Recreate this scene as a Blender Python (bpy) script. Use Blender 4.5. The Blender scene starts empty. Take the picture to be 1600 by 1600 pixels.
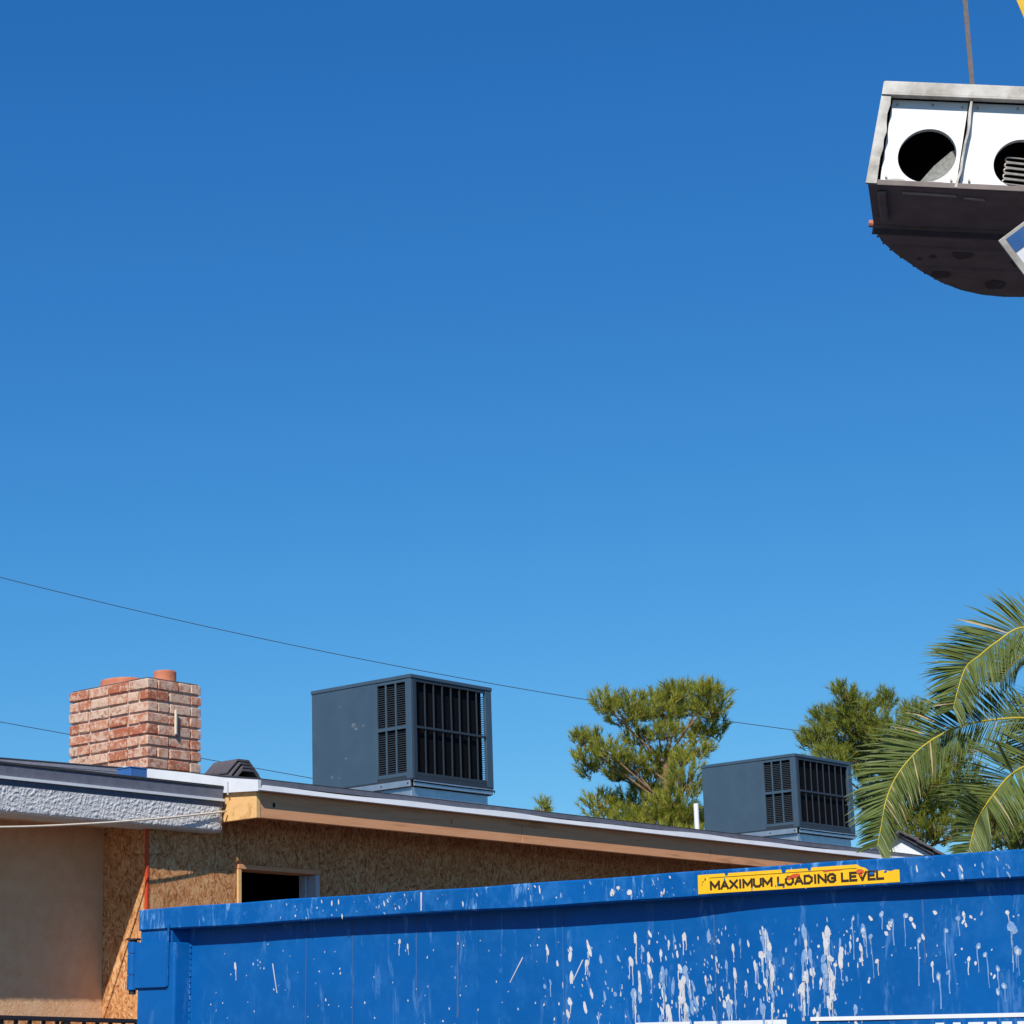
import bpy, bmesh, math, random
from mathutils import Vector, Matrix
random.seed(7)
S = bpy.context.scene
COL = S.collection
# ------------------------------------------------------------------ camera
cd = bpy.data.cameras.new('camera'); cam = bpy.data.objects.new('camera', cd); COL.objects.link(cam)
cd.sensor_width = 36; cd.lens = 81.0; cd.clip_start = 0.1; cd.clip_end = 5000
YAW, PIT, ROL = math.radians(38.7), math.radians(14.1), math.radians(1.8)
fw = Vector((math.cos(PIT)*math.cos(YAW), math.cos(PIT)*math.sin(YAW), math.sin(PIT)))
r0 = Vector((math.sin(YAW), -math.cos(YAW), 0)); u0 = r0.cross(fw)
rt = r0*math.cos(ROL) - u0*math.sin(ROL); up = r0*math.sin(ROL) + u0*math.cos(ROL)
M = Matrix((rt, up, -fw)).transposed().to_4x4(); M.translation = (0, 0, 1.6)
cam.matrix_world = M
S.camera = cam
# ------------------------------------------------------------------ light
SUN = Vector((1.05, 0.51, -1.0)).normalized()            # direction the sunlight travels
w = bpy.data.worlds.new('World'); S.world = w; w.use_nodes = True
nt = w.node_tree; bg = nt.nodes['Background']
sky = nt.nodes.new('ShaderNodeTexSky'); sky.sky_type = 'NISHITA'; sky.sun_disc = False
sky.sun_elevation = math.asin(-SUN.z); sky.sun_rotation = math.atan2(-SUN.x, -SUN.y)
sky.altitude = 700; sky.air_density = 1.0; sky.dust_density = 0.0; sky.ozone_density = 4.0
# one colour grade over the whole sky: each channel of the (0.1 x) sky radiance through  gain * v ** power
def wmath(op, x, y):
    k = nt.nodes.new('ShaderNodeMath'); k.operation = op
    for i, v in enumerate((x, y)):
        if hasattr(v, 'is_linked'): nt.links.new(v, k.inputs[i])
        else: k.inputs[i].default_value = v
    return k.outputs[0]
sep = nt.nodes.new('ShaderNodeSeparateColor'); com = nt.nodes.new('ShaderNodeCombineColor'); nt.links.new(sky.outputs[0], sep.inputs[0])
for i, (gain, pw) in enumerate(((.69, 1.5), (.82, 1.0), (.955, .69))):
    nt.links.new(wmath('MULTIPLY', wmath('POWER', wmath('MULTIPLY', sep.outputs[i], .10), pw), gain*10), com.inputs[i])
nt.links.new(com.outputs[0], bg.inputs['Color'])
bg.inputs['Strength'].default_value = 0.10
sd = bpy.data.lights.new('sun', 'SUN'); sd.energy = 5.0; sd.angle = math.radians(0.53); sd.color = (1, .95, .87)
so = bpy.data.objects.new('sun', sd); COL.objects.link(so)
so.rotation_euler = SUN.to_track_quat('-Z', 'Y').to_euler(); so.location = (-20, -10, 25)
S.view_settings.view_transform = 'Standard'; S.view_settings.look = 'None'
S.view_settings.exposure = 0.0; S.view_settings.gamma = 1.0; S.view_settings.use_curve_mapping = False

# ------------------------------------------------------------------ materials
def srgb(*c):
    return tuple(((v/255)/12.92 if v/255 < .04045 else ((v/255+.055)/1.055)**2.4) for v in c)
class NT:
    def __init__(s, name):
        s.m = bpy.data.materials.new(name); s.m.use_nodes = True; s.t = s.m.node_tree
        s.p = s.t.nodes['Principled BSDF']; s.tc = s.n('ShaderNodeTexCoord')
    def n(s, typ, **kw):
        k = s.t.nodes.new(typ)
        for a, b in kw.items(): setattr(k, a, b)
        return k
    def l(s, a, b): s.t.links.new(a, b)
    def mapping(s, scale=(1,1,1), rot=(0,0,0), src=None):
        k = s.n('ShaderNodeMapping'); k.inputs['Scale'].default_value = scale; k.inputs['Rotation'].default_value = rot
        s.l(src or s.tc.outputs['Object'], k.inputs['Vector']); return k.outputs[0]
    def noise(s, scale, detail=4, rough=.55, vec=None, dist=0):
        k = s.n('ShaderNodeTexNoise'); k.inputs['Scale'].default_value = scale; k.inputs['Detail'].default_value = detail
        k.inputs['Roughness'].default_value = rough; k.inputs['Distortion'].default_value = dist
        s.l(vec or s.tc.outputs['Object'], k.inputs['Vector']); return k.outputs['Fac']
    def ramp(s, fac, stops, interp='LINEAR'):
        k = s.n('ShaderNodeValToRGB'); k.color_ramp.interpolation = interp
        e = k.color_ramp.elements
        while len(e) < len(stops): e.new(.5)
        for el, (p, c) in zip(e, stops):
            el.position = p; el.color = (c, c, c, 1) if isinstance(c, (int, float)) else (*c, 1)
        s.l(fac, k.inputs[0]); return k.outputs[0]
    def mix(s, fac, a, b, mode='MIX'):
        k = s.n('ShaderNodeMix', data_type='RGBA', blend_type=mode)
        for i, v in ((0, fac), (6, a), (7, b)):
            if hasattr(v, 'links') or hasattr(v, 'is_linked'): s.l(v, k.inputs[i])
            else: k.inputs[i].default_value = v if i == 0 else (*v, 1)
        return k.outputs[2]
    def bump(s, h, strength=.3, dist=.01):
        k = s.n('ShaderNodeBump'); k.inputs['Strength'].default_value = strength; k.inputs['Distance'].default_value = dist
        s.l(h, k.inputs['Height']); s.l(k.outputs[0], s.p.inputs['Normal'])
    def col(s, c):
        if hasattr(c, 'is_linked'): s.l(c, s.p.inputs['Base Color'])
        else: s.p.inputs['Base Color'].default_value = (*c, 1)
    def set(s, rough=.7, metal=0, spec=.5):
        s.p.inputs['Roughness'].default_value = rough; s.p.inputs['Metallic'].default_value = metal
        s.p.inputs['Specular IOR Level'].default_value = spec; return s.m

def mottled(name, c1, c2, scale=8, rough=.7, metal=0, bump=0, bdist=.004, spec=.5, detail=5):
    t = NT(name); f = t.noise(scale, detail, .6)
    t.col(t.ramp(f, [(.3, c1), (.7, c2)]))
    if bump: t.bump(t.noise(scale*6, 4), bump, bdist)
    return t.set(rough, metal, spec)

def osb_mat(name):
    t = NT(name)
    sp = t.n('ShaderNodeSeparateXYZ'); t.l(t.tc.outputs['Object'], sp.inputs[0])
    ad = t.n('ShaderNodeMath', operation='ADD'); t.l(sp.outputs[0], ad.inputs[0]); t.l(sp.outputs[1], ad.inputs[1])
    cb = t.n('ShaderNodeCombineXYZ'); t.l(ad.outputs[0], cb.inputs[0]); t.l(sp.outputs[2], cb.inputs[1])
    wob = t.n('ShaderNodeTexNoise'); wob.inputs['Scale'].default_value = 5; wob.inputs['Detail'].default_value = 2
    t.l(cb.outputs[0], wob.inputs['Vector'])
    vm = t.n('ShaderNodeVectorMath', operation='MULTIPLY_ADD'); t.l(wob.outputs['Color'], vm.inputs[0])
    vm.inputs[1].default_value = (.035, .02, 0); t.l(cb.outputs[0], vm.inputs[2])
    outs = []
    for rot, sc in ((.25, (84, 19, 1)), (-.55, (74, 19, 1)), (1.2, (72, 20, 1))):
        v = t.n('ShaderNodeTexVoronoi'); v.inputs['Scale'].default_value = 1
        t.l(t.mapping(sc, (0, 0, 0), t.mapping((1, 1, 1), (0, 0, rot), vm.outputs[0])), v.inputs['Vector'])
        bw = t.n('ShaderNodeSeparateColor'); t.l(v.outputs['Color'], bw.inputs[0]); outs.append((bw.outputs[0], v.outputs['Distance'], bw.outputs[1]))
    sel1 = t.ramp(outs[0][2], [(.5, 0.0), (.52, 1.0)]); sel2 = t.ramp(outs[1][2], [(.62, 0.0), (.64, 1.0)])
    f = t.mix(sel2, t.mix(sel1, outs[0][0], outs[1][0]), outs[2][0])
    c = t.ramp(f, [(0, srgb(146, 86, 50)), (.25, srgb(194, 130, 80)), (.55, srgb(212, 156, 104)), (.8, srgb(228, 182, 132)), (1, srgb(174, 104, 60))])
    big = t.noise(2.2, 3)
    c = t.mix(t.ramp(big, [(.35, 0.0), (.75, .35)]), c, srgb(150, 96, 52))
    t.col(c); t.bump(f, .35, .003)
    return t.set(.75, 0, .3)

def stucco_mat(name, c1, c2, sc, st, dist):
    t = NT(name)
    n1 = t.noise(sc, 5, .6, None, 1.2); n2 = t.noise(sc*.35, 3)
    h = t.ramp(n1, [(.38, 0.0), (.52, .8), (.7, 1.0)])
    t.col(t.mix(t.ramp(n2, [(.3, 0.0), (.7, 1.0)]), c1, c2)); t.bump(h, st, dist)
    return t.set(.9, 0, .2)

def wood_mat(name, c1, c2):
    t = NT(name)
    g = t.noise(1, 6, .65, t.mapping((2.2, 40, 40)), .6); k = t.noise(2.2, 2, .5, t.mapping((1, 6, 6)))
    c = t.ramp(g, [(.3, c1), (.55, c2), (.75, c1)])
    c = t.mix(t.ramp(k, [(.62, 0.0), (.75, .5)]), c, srgb(140, 88, 45))
    t.col(c); t.bump(g, .15, .002); return t.set(.7, 0, .3)

def blue_mat(name, wear):
    t = NT(name)
    b = t.mix(t.ramp(t.noise(1.3, 3), [(.35, 0.0), (.65, 1.0)]), (.001, .090, .315), (.001, .104, .36))
    fade = t.noise(9, 6, .7); b = t.mix(t.ramp(fade, [(.48, 0.0), (.75, .30*wear)]), b, (.05, .24, .58))
    scr = t.noise(1, 5, .75, t.mapping((14, 14, 3.2)), .5)              # rubbed, streaky scuffs
    b = t.mix(t.ramp(scr, [(.575, 0.0), (.64, .34*wear), (.8, .6*wear)]), b, (.20, .42, .72))
    ru = t.noise(1, 4, .7, t.mapping((7, 7, .45)))
    b = t.mix(t.ramp(ru, [(.68, 0.0), (.78, .35)]), b, (.10, .10, .14))
    t.col(b); t.bump(t.noise(2.6, 4), .4, .03)
    rr = t.ramp(fade, [(.3, .38), (.7, .6)]); t.l(rr, t.p.inputs['Roughness'])
    m = t.set(.45, 0, .22); t.l(rr, t.p.inputs['Roughness']); return m

def brick_mat(name):
    t = NT(name); oi = t.n('ShaderNodeObjectInfo')
    base = t.ramp(oi.outputs['Random'], [(0, srgb(162, 90, 64)), (.2, srgb(182, 112, 84)), (.4, srgb(194, 136, 108)), (.6, srgb(168, 98, 74)), (.8, srgb(200, 148, 120)), (1, srgb(140, 76, 58))])
    add = t.n('ShaderNodeVectorMath', operation='MULTIPLY_ADD'); cb = t.n('ShaderNodeCombineXYZ')
    for i in range(3): t.l(oi.outputs['Random'], cb.inputs[i])
    t.l(cb.outputs[0], add.inputs[0]); add.inputs[1].default_value = (37, 53, 71); t.l(t.tc.outputs['Object'], add.inputs[2])
    n = t.noise(24, 6, .75, add.outputs[0], .4)
    off = t.n('ShaderNodeMath', operation='MULTIPLY_ADD'); t.l(oi.outputs['Random'], off.inputs[0]); off.inputs[1].default_value = .13; t.l(n, off.inputs[2])
    c = t.mix(t.ramp(off.outputs[0], [(.50, 0.0), (.61, .6), (.85, .85)]), base, srgb(222, 200, 178))
    d = t.noise(26, 4, .6, add.outputs[0]); c = t.mix(t.ramp(d, [(.62, 0.0), (.72, .7)]), c, srgb(96, 50, 42))
    t.col(c); t.bump(n, .5, .006); return t.set(.9, 0, .2)

def leaf_mat(name, c1, c2, sc, trans=.25, rough=.5):
    t = NT(name); f = t.noise(sc, 3)
    c = t.ramp(f, [(.3, c1), (.7, c2)]); t.col(c); t.set(rough, 0, .3)
    tr = t.n('ShaderNodeBsdfTranslucent'); t.l(c, tr.inputs[0])
    mx = t.n('ShaderNodeMixShader'); mx.inputs[0].default_value = trans
    t.l(t.p.outputs[0], mx.inputs[1]); t.l(tr.outputs[0], mx.inputs[2])
    t.l(mx.outputs[0], t.t.nodes['Material Output'].inputs[0]); return t.m

MT = dict(
    ground=mottled('ground', (.055, .052, .05), (.085, .08, .076), 3, .95, bump=.4),
    concrete=mottled('concrete', (.32, .31, .29), (.42, .40, .38), 6, .9, bump=.3),
    osb=osb_mat('osb'),
    stucco=stucco_mat('stucco', srgb(212, 166, 124), srgb(220, 180, 140), 38, .4, .006),
    stucco_grey=stucco_mat('stucco_grey', srgb(196, 194, 194), srgb(208, 206, 204), 55, .35, .006),
    lumber=wood_mat('lumber', srgb(208, 142, 98), srgb(222, 162, 118)),
    lumber_end=wood_mat('lumber_end', srgb(214, 164, 104), srgb(228, 182, 122)),
    white_metal=mottled('white_metal', (.62, .64, .66), (.72, .73, .74), 5, .4, .0),
    roofing=mottled('roofing', srgb(92, 95, 108), srgb(110, 112, 124), 14, .85, bump=.4),
    roof_black=mottled('roof_black', (.02, .02, .024), (.045, .045, .05), 18, .85, bump=.5),
    mortar=mottled('mortar', srgb(172, 156, 144), srgb(206, 192, 180), 30, .95, bump=.6),
    brick=brick_mat('brick'),
    terracotta=mottled('terracotta', srgb(170, 98, 70), srgb(192, 122, 92), 10, .8, bump=.3),
    orange=mottled('orange', srgb(205, 78, 38), srgb(190, 64, 34), 12, .6),
    dark=mottled('dark', (.004, .004, .005), (.008, .008, .009), 5, .9),
    vinyl=mottled('vinyl', srgb(172, 178, 190), srgb(186, 190, 200), 6, .5),
    ac=mottled('ac', (.042, .076, .112), (.052, .090, .130), 5, .45, .0, spec=.5),
    ac_dark=mottled('ac_dark', (.024, .032, .044), (.032, .041, .054), 8, .5),
    coil=mottled('coil', (.003, .003, .004), (.008, .008, .010), 40, .7, spec=.08),
    galv=mottled('galv', (.42, .47, .52), (.55, .60, .64), 9, .38, .75),
    blue_trim=mottled('blue_trim', srgb(40, 84, 140), srgb(60, 108, 165), 6, .5),
    blue=blue_mat('blue', .55), blue_rail=blue_mat('blue_rail', 1.7), blue_clean=blue_mat('blue_clean', .3),
    paint=mottled('paint', srgb(186, 188, 194), srgb(214, 212, 210), 30, .7),
    paint_thin=mottled('paint_thin', srgb(84, 134, 190), srgb(152, 174, 200), 40, .7),
    white_print=mottled('white_print', (.74, .75, .77), (.80, .81, .82), 20, .5),
    yellow=mottled('yellow', srgb(246, 184, 12), srgb(250, 196, 30), 14, .55),
    black_print=mottled('black_print', srgb(44, 28, 12), srgb(58, 38, 16), 30, .6),
    red_print=mottled('red_print', srgb(214, 96, 44), srgb(200, 76, 38), 30, .6),
    iron=mottled('iron', srgb(34, 30, 34), srgb(44, 38, 42), 20, .6),
    rope=mottled('rope', srgb(212, 196, 174), srgb(226, 212, 192), 40, .8),
    wire=mottled('wire', (.018, .020, .024), (.026, .028, .032), 4, .7),
    bark=mottled('bark', srgb(110, 84, 62), srgb(152, 122, 92), 12, .9, bump=.8, bdist=.02),
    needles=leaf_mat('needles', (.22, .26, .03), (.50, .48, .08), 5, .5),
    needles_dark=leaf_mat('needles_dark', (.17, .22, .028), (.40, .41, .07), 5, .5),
    palm=leaf_mat('palm', (.085, .125, .03), (.18, .22, .06), 5, .25, .42),
    dry_leaf=mottled('dry_leaf', srgb(150, 128, 88), srgb(184, 164, 122), 6, .7),
    rachis=mottled('rachis', srgb(196, 172, 40), srgb(176, 160, 60), 12, .5),
    palm_trunk=mottled('palm_trunk', (.10, .075, .05), (.2, .15, .1), 14, .95, bump=.9, bdist=.03),
    old_white=mottled('old_white', (.74, .75, .74), (.80, .80, .79), 7, .5),
    old_metal=mottled('old_metal', srgb(140, 132, 120), srgb(206, 202, 194), 7, .5, bump=.3),
    old_dark=mottled('old_dark', srgb(112, 100, 96), srgb(134, 122, 116), 7, .8),
    spot=mottled('spot', srgb(66, 62, 66), srgb(84, 78, 78), 12, .8),
    insul=mottled('insul', (.20, .20, .18), (.34, .34, .31), 60, .95, bump=.6),
    strap=mottled('strap', srgb(92, 84, 84), srgb(112, 102, 100), 30, .8),
    strap_yellow=mottled('strap_yellow', srgb(222, 180, 40), srgb(205, 160, 30), 30, .7),
    copper=mottled('copper', srgb(200, 190, 180), srgb(170, 158, 148), 30, .4, .6),
    tile=mottled('tile', srgb(72, 68, 74), srgb(92, 86, 90), 10, .8),
    tile_sunlit=mottled('tile_sunlit', srgb(196, 188, 176), srgb(212, 204, 192), 6, .85),
    plaster=mottled('plaster', srgb(214, 216, 220), srgb(226, 226, 228), 4, .85),
)
# ------------------------------------------------------------------ mesh helpers
class MB:
    def __init__(s): s.v = []; s.f = []
    def add(s, vs, fs):
        o = len(s.v); s.v += [tuple(v) for v in vs]; s.f += [tuple(i+o for i in f) for f in fs]; return s
    def box(s, a, b):
        x0, y0, z0 = (min(p, q) for p, q in zip(a, b)); x1, y1, z1 = (max(p, q) for p, q in zip(a, b))
        return s.hexa([(x0,y0,z0),(x1,y0,z0),(x1,y1,z0),(x0,y1,z0),(x0,y0,z1),(x1,y0,z1),(x1,y1,z1),(x0,y1,z1)])
    def hexa(s, p): return s.add(p, [(3,2,1,0),(4,5,6,7),(0,1,5,4),(1,2,6,5),(2,3,7,6),(3,0,4,7)])
    def prism(s, poly, d):
        n = len(poly); d = Vector(d)
        return s.add(list(poly)+[tuple(Vector(p)+d) for p in poly],
                     [tuple(range(n))[::-1], tuple(range(n, 2*n))]+[(i, (i+1) % n, n+(i+1) % n, n+i) for i in range(n)])
    def tube(s, pts, r, n=8, r1=None):
        pts = [Vector(p) for p in pts]; k = len(pts); vs = []; fs = []
        ref = Vector((.31, .17, .93))
        for i, p in enumerate(pts):
            d = (pts[min(i+1, k-1)]-pts[max(i-1, 0)]).normalized()
            if abs(d.dot(ref)) > .97: ref = Vector((.9, .2, .1))
            a = d.cross(ref).normalized(); b = d.cross(a)
            rr = r if r1 is None else r+(r1-r)*i/(k-1)
            vs += [tuple(p+a*rr*math.cos(2*math.pi*j/n)+b*rr*math.sin(2*math.pi*j/n)) for j in range(n)]
        for i in range(k-1):
            for j in range(n): fs.append((i*n+j, i*n+(j+1) % n, (i+1)*n+(j+1) % n, (i+1)*n+j))
        fs.append(tuple(range(n))); fs.append(tuple(range((k-1)*n, k*n))[::-1]); return s.add(vs, fs)
    def mesh(s, name):
        me = bpy.data.meshes.new(name); me.from_pydata(s.v, [], s.f); me.update()
        bm = bmesh.new(); bm.from_mesh(me); bmesh.ops.recalc_face_normals(bm, faces=bm.faces); bm.to_mesh(me); bm.free(); return me
    def build(s, name, m, parent=None, bevel=0, smooth=False, loc=None, raw=False):
        if raw:
            me = bpy.data.meshes.new(name); me.from_pydata(s.v, [], s.f); me.update()
        else: me = s.mesh(name)
        me.materials.append(MT[m])
        if smooth:
            for p in me.polygons: p.use_smooth = True
        return link(name, me, parent, bevel, loc)
def link(name, me, parent=None, bevel=0, loc=None):
    o = bpy.data.objects.new(name, me); COL.objects.link(o); o.parent = parent
    if loc is not None: o.location = loc
    if bevel:
        b = o.modifiers.new('bevel', 'BEVEL'); b.width = bevel; b.segments = 2; b.limit_method = 'ANGLE'
    return o
def thing(name, label, cat, loc=(0, 0, 0), rot=(0, 0, 0), group=None):
    o = bpy.data.objects.new(name, None); COL.objects.link(o); o.location = loc; o.rotation_euler = rot
    o.empty_display_size = .2
    return tag(o, label, cat, group)
def tag(o, label=None, cat=None, group=None, kind=None):
    for k, v in (('label', label), ('category', cat), ('group', group), ('kind', kind)):
        if v: o[k] = v
    return o
def box(name, a, b, m, parent=None, bevel=0): return MB().box(a, b).build(name, m, parent, bevel)
def catmull(P, n):
    P = [Vector(p) for p in P]; out = []
    for i in range(len(P)-1):
        a, b, c, d = P[max(i-1, 0)], P[i], P[i+1], P[min(i+2, len(P)-1)]
        for k in range(n):
            t = k/n; out.append(.5*((2*b)+(c-a)*t+(2*a-5*b+4*c-d)*t*t+(3*b-a-3*c+d)*t**3))
    out.append(P[-1]); return out

# ------------------------------------------------------------------ ground
def gz(y): return .0252*(max(-30, min(10.5, y))-2.2)
g = MB(); xs = [-400, -60, -20, 0, 5, 10, 20, 40, 80, 400]; ys = [-400, -30, -10, 0, 5, 10.5, 14, 30, 80, 400]
g.add([(x, y, gz(y)) for y in ys for x in xs], [(j*10+i, j*10+i+1, j*10+i+11, j*10+i+10) for j in range(9) for i in range(9)])
tag(g.build('ground', 'ground'), kind='structure')

# ------------------------------------------------------------------ house
YF, YE, YW, YS, X0, XR, XE = 10.655, 10.925, 11.055, 11.466, 9.986, 10.557, 26.0   # fascia, old eave, board wall, stucco wall, corner, roof end
H = thing('house', 'single storey house being rebuilt, bare strand board walls under a new low roof', 'house', (0, 0, 0))
def roof_z(y): return 3.605+.165*(y-YF)
# new roof: deck slab with two slopes
RG = 16.9
pr = [(XR, YF-.012, 3.585), (XR, RG, roof_z(RG)-.02), (XR, 22.5, 3.6), (XR, 22.5, 3.56), (XR, RG, roof_z(RG)-.14), (XR, YF-.012, 3.553)]
roof = MB().prism(pr, (XE-XR, 0, 0)).build('roof', 'roofing', H)
MB().prism([(XR-.004, YF-.03, 3.608), (XR-.004, RG, roof_z(RG)+.003), (XR-.004, RG, roof_z(RG)-.018), (XR-.004, YF-.03, 3.576)], (XE-XR+.01, 0, 0)).build('roofing_edge', 'roofing', roof)
MB().prism([(XR-.012, YF-.028, 3.615), (XR-.012, RG, roof_z(RG)+.010), (XR-.012, RG, roof_z(RG)+.004), (XR-.012, YF-.028, 3.609)], (XE-XR+.02, 0, 0)).build('membrane', 'roof_black', roof)
# white drip edge along the eave (gently wavy bent metal) and up the rake
d = MB(); n = 120; rows = []
for i in range(n+1):
    x = XR-.03+(XE-XR+.03)*i/n; wv = .005*math.sin(x*2.1)+.004*math.sin(x*5.3+1)
    rows.append([(x, YF-.022, 3.574+wv*.5), (x, YF-.040, 3.571+wv), (x, YF-.055, 3.535), (x, YF-.045, 3.530), (x, YF-.008, 3.545)])
d.add([p for r_ in rows for p in r_], [(i*5+j, (i+1)*5+j, (i+1)*5+j+1, i*5+j+1) for i in range(n) for j in range(4)])
d.build('drip_edge', 'white_metal', H, raw=True)
MB().prism([(XR-.03, YF-.05, 3.528), (XR-.03, YF-.05, 3.600), (XR-.03, YE, 3.648), (XR-.03, 11.26, 3.716), (XR-.03, 11.9, 3.83), (XR-.03, 11.9, 3.70), (XR-.03, 11.26, 3.612), (XR-.03, YE+.0, 3.548)], (.028, 0, 0)).build('rake_trim', 'white_metal', H)
box('trim_joint', (XR-.036, YE-.05, 3.530), (XR-.031, YE-.04, 3.615), 'vinyl', H)
# lumber fascia in three lengths and the end board
for a, b in ((XR+.04, 13.3), (13.304, 18.1), (18.104, XE)):
    box('fascia_board', (a, YF, 3.365), (b, YF+.04, 3.556), 'lumber', H, .003)
box('end_board', (XR, YF-.004, 3.362), (XR+.038, YE+.35, 3.556), 'lumber_end', H, .003)
for x, z in ((10.72, 3.455), (15.75, 3.44), (12.5, 3.47), (16.9, 3.40)):
    k = MB(); k.add([(x+.013*math.cos(a*.7854)*(1 if x < 11 else .7), YF-.002, z+.018*math.sin(a*.7854)) for a in range(8)], [tuple(range(8))]); k.build('knot', 'dark' if x < 11 else 'terracotta', H, raw=True)
box('soffit', (XR+.04, YF+.042, 3.50), (XE, YW+.05, 3.52), 'osb', H)
# old roof with stucco covered eave
MB().prism([(-3, YE+.02, 3.585), (-3, 17, 4.05), (-3, 22, 3.6), (-3, 22, 3.4), (-3, 17, 3.9), (-3, YE+.02, 3.47)], (XR-.04+3, 0, 0)).build('old_roof', 'roofing', H)
MB().prism([(-3, YE-.008, 3.592), (-3, YE+.4, 3.632), (-3, YE+.4, 3.622), (-3, YE-.008, 3.578)], (XR-.035+3, 0, 0)).build('old_membrane', 'roof_black', H)
MB().prism([(-3, YE-.002, 3.576), (-3, YE-.002, 3.508), (-3, YE+.018, 3.508), (-3, YE+.018, 3.576)], (XR-.035+3, 0, 0)).build('old_fascia', 'roofing', H)
MB().prism([(-3, YE-.014, 3.507), (-3, YE-.014, 3.490), (-3, YE+.016, 3.490), (-3, YE+.016, 3.507)], (XR-.03+3, 0, 0)).build('old_drip_edge', 'white_metal', H)
MB().prism([(-3, YE+.004, 3.489), (-3, YE+.004, 3.448), (-3, YE+.03, 3.448), (-3, YE+.03, 3.489)], (XR-.03+3, 0, 0)).build('old_trim_board', 'roofing', H)
# stucco band: displaced grid so the trowelled relief is real
sb = MB(); nx, nz = 420, 22; xa, xb = 6.8, XR-.03; rnd = random.Random(3)
def worm(x, z):
    a = math.sin(x*61+3*math.sin(z*47)+2*math.sin(x*23))*math.sin(z*83+2.5*math.sin(x*39)+x*17)
    b = math.sin(x*133+z*71+2*math.sin(x*51))*math.sin(z*151-x*67)
    return .6*a+.4*b
vs = []
for i in range(nx+1):
    for j in range(nz+1):
        x = xa+(xb-xa)*i/nx; t = j/nz; z = 3.29+.16*t
        q = max(0, worm(x, z))**.6*.0055*(1 if t > .03 else .2)
        yy = YE-.004-q+(.02*(1-t/.12)**2 if t < .12 else 0)
        if i > nx-8: yy += .02*((i-(nx-8))/8)**2
        vs.append((x, yy+rnd.uniform(-.0012, .0012), z))
sb.add(vs, [(i*(nz+1)+j, (i+1)*(nz+1)+j, (i+1)*(nz+1)+j+1, i*(nz+1)+j+1) for i in range(nx) for j in range(nz)])
sb.build('stucco_band', 'stucco_grey', H, raw=True)
box('eave_core', (-3, YE+.022, 3.29), (XR-.031, YE+.2, 3.445), 'stucco_grey', H)
box('old_soffit', (-3, YE+.202, 3.33), (X0-.01, YS+.02, 3.36), 'stucco', H)
# walls
box('stucco_wall', (-2, YS, 2.13), (X0-.003, YS+.15, 3.5), 'stucco', H)
for i in range(9): box('wall_sheet', (-1+i*1.22, YS+.01, .25), (-1+i*1.22+1.215 if i < 8 else X0-.004, YS+.14, 2.128), 'osb', H)
box('wall_sheet', (X0, YW+.001, .25), (X0+.012, YS+.02, 3.5), 'osb', H)           # short return wall
seams = [X0+.012, 10.775, 11.56, 12.78, 14.0, 15.22, 16.44, 17.66, 18.88, 20.1, 21.32, 22.54, 23.76, 24.98]
WX0, WX1, WZ0, WZ1 = 10.80, 11.55, 2.0, 3.08
for a, b in zip(seams[:-1], seams[1:]):
    if abs(a-10.775) < .01:
        box('wall_sheet', (a+.002, YW, WZ1+.03), (b-.002, YW+.012, 3.5), 'osb', H); box('wall_sheet', (a+.002, YW, .25), (b-.002, YW+.012, WZ0-.03), 'osb', H)
    else:
        box('wall_sheet', (a+.003, YW+random.uniform(0, .003), .25), (b-.003, YW+.014, 3.5), 'osb', H)
tag(box('corner_tape', (X0-.005, YW-.006, .3), (X0+.008, YW-.001, 3.32), 'orange', H), 'orange strip down the board corner')
MB().box((X0-.006, YW-.001, .3), (X0-.001, YW+.016, 3.32)).build('corner_tape', 'orange', H)
# window opening with lumber frame and an unlit room behind it
wf = box('window', (WX0-.02, YW-.012, WZ1-.002), (WX1+.01, YW+.14, WZ1+.028), 'lumber', H, .003)
box('jamb', (WX0-.022, YW-.01, WZ0), (WX0+.01, YW+.14, WZ1-.004), 'lumber_end', wf, .003)
box('jamb', (WX1-.028, YW-.004, WZ0), (WX1+.01, YW+.14, WZ1-.004), 'vinyl', wf, .003)
box('jamb', (WX1-.058, YW+.07, WZ0), (WX1-.034, YW+.13, WZ1-.004), 'vinyl', wf, .003)
box('sill', (WX0-.02, YW-.012, WZ0-.03), (WX1+.01, YW+.14, WZ0-.002), 'lumber', wf)
room = MB().box((X0+.05, YW+3.5, .3), (14, YW+3.52, 3.45)).box((X0+.03, YW+.16, .3), (X0+.045, YW+3.5, 3.45)).box((14.0, YW+.16, .3), (14.02, YW+3.5, 3.45)).box((X0+.05, YW+.16, 3.44), (14, YW+3.5, 3.46))
room.build('room', 'dark', H)
MB().box((X0+.02, 20.9, .25), (XE, 21, 3.5)).box((XE-.3, YW+.05, .25), (XE-.2, 20.9, 3.5)).box((-2, 20.9, .25), (X0, 21, 3.4)).build('rear_wall', 'stucco', H)
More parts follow.
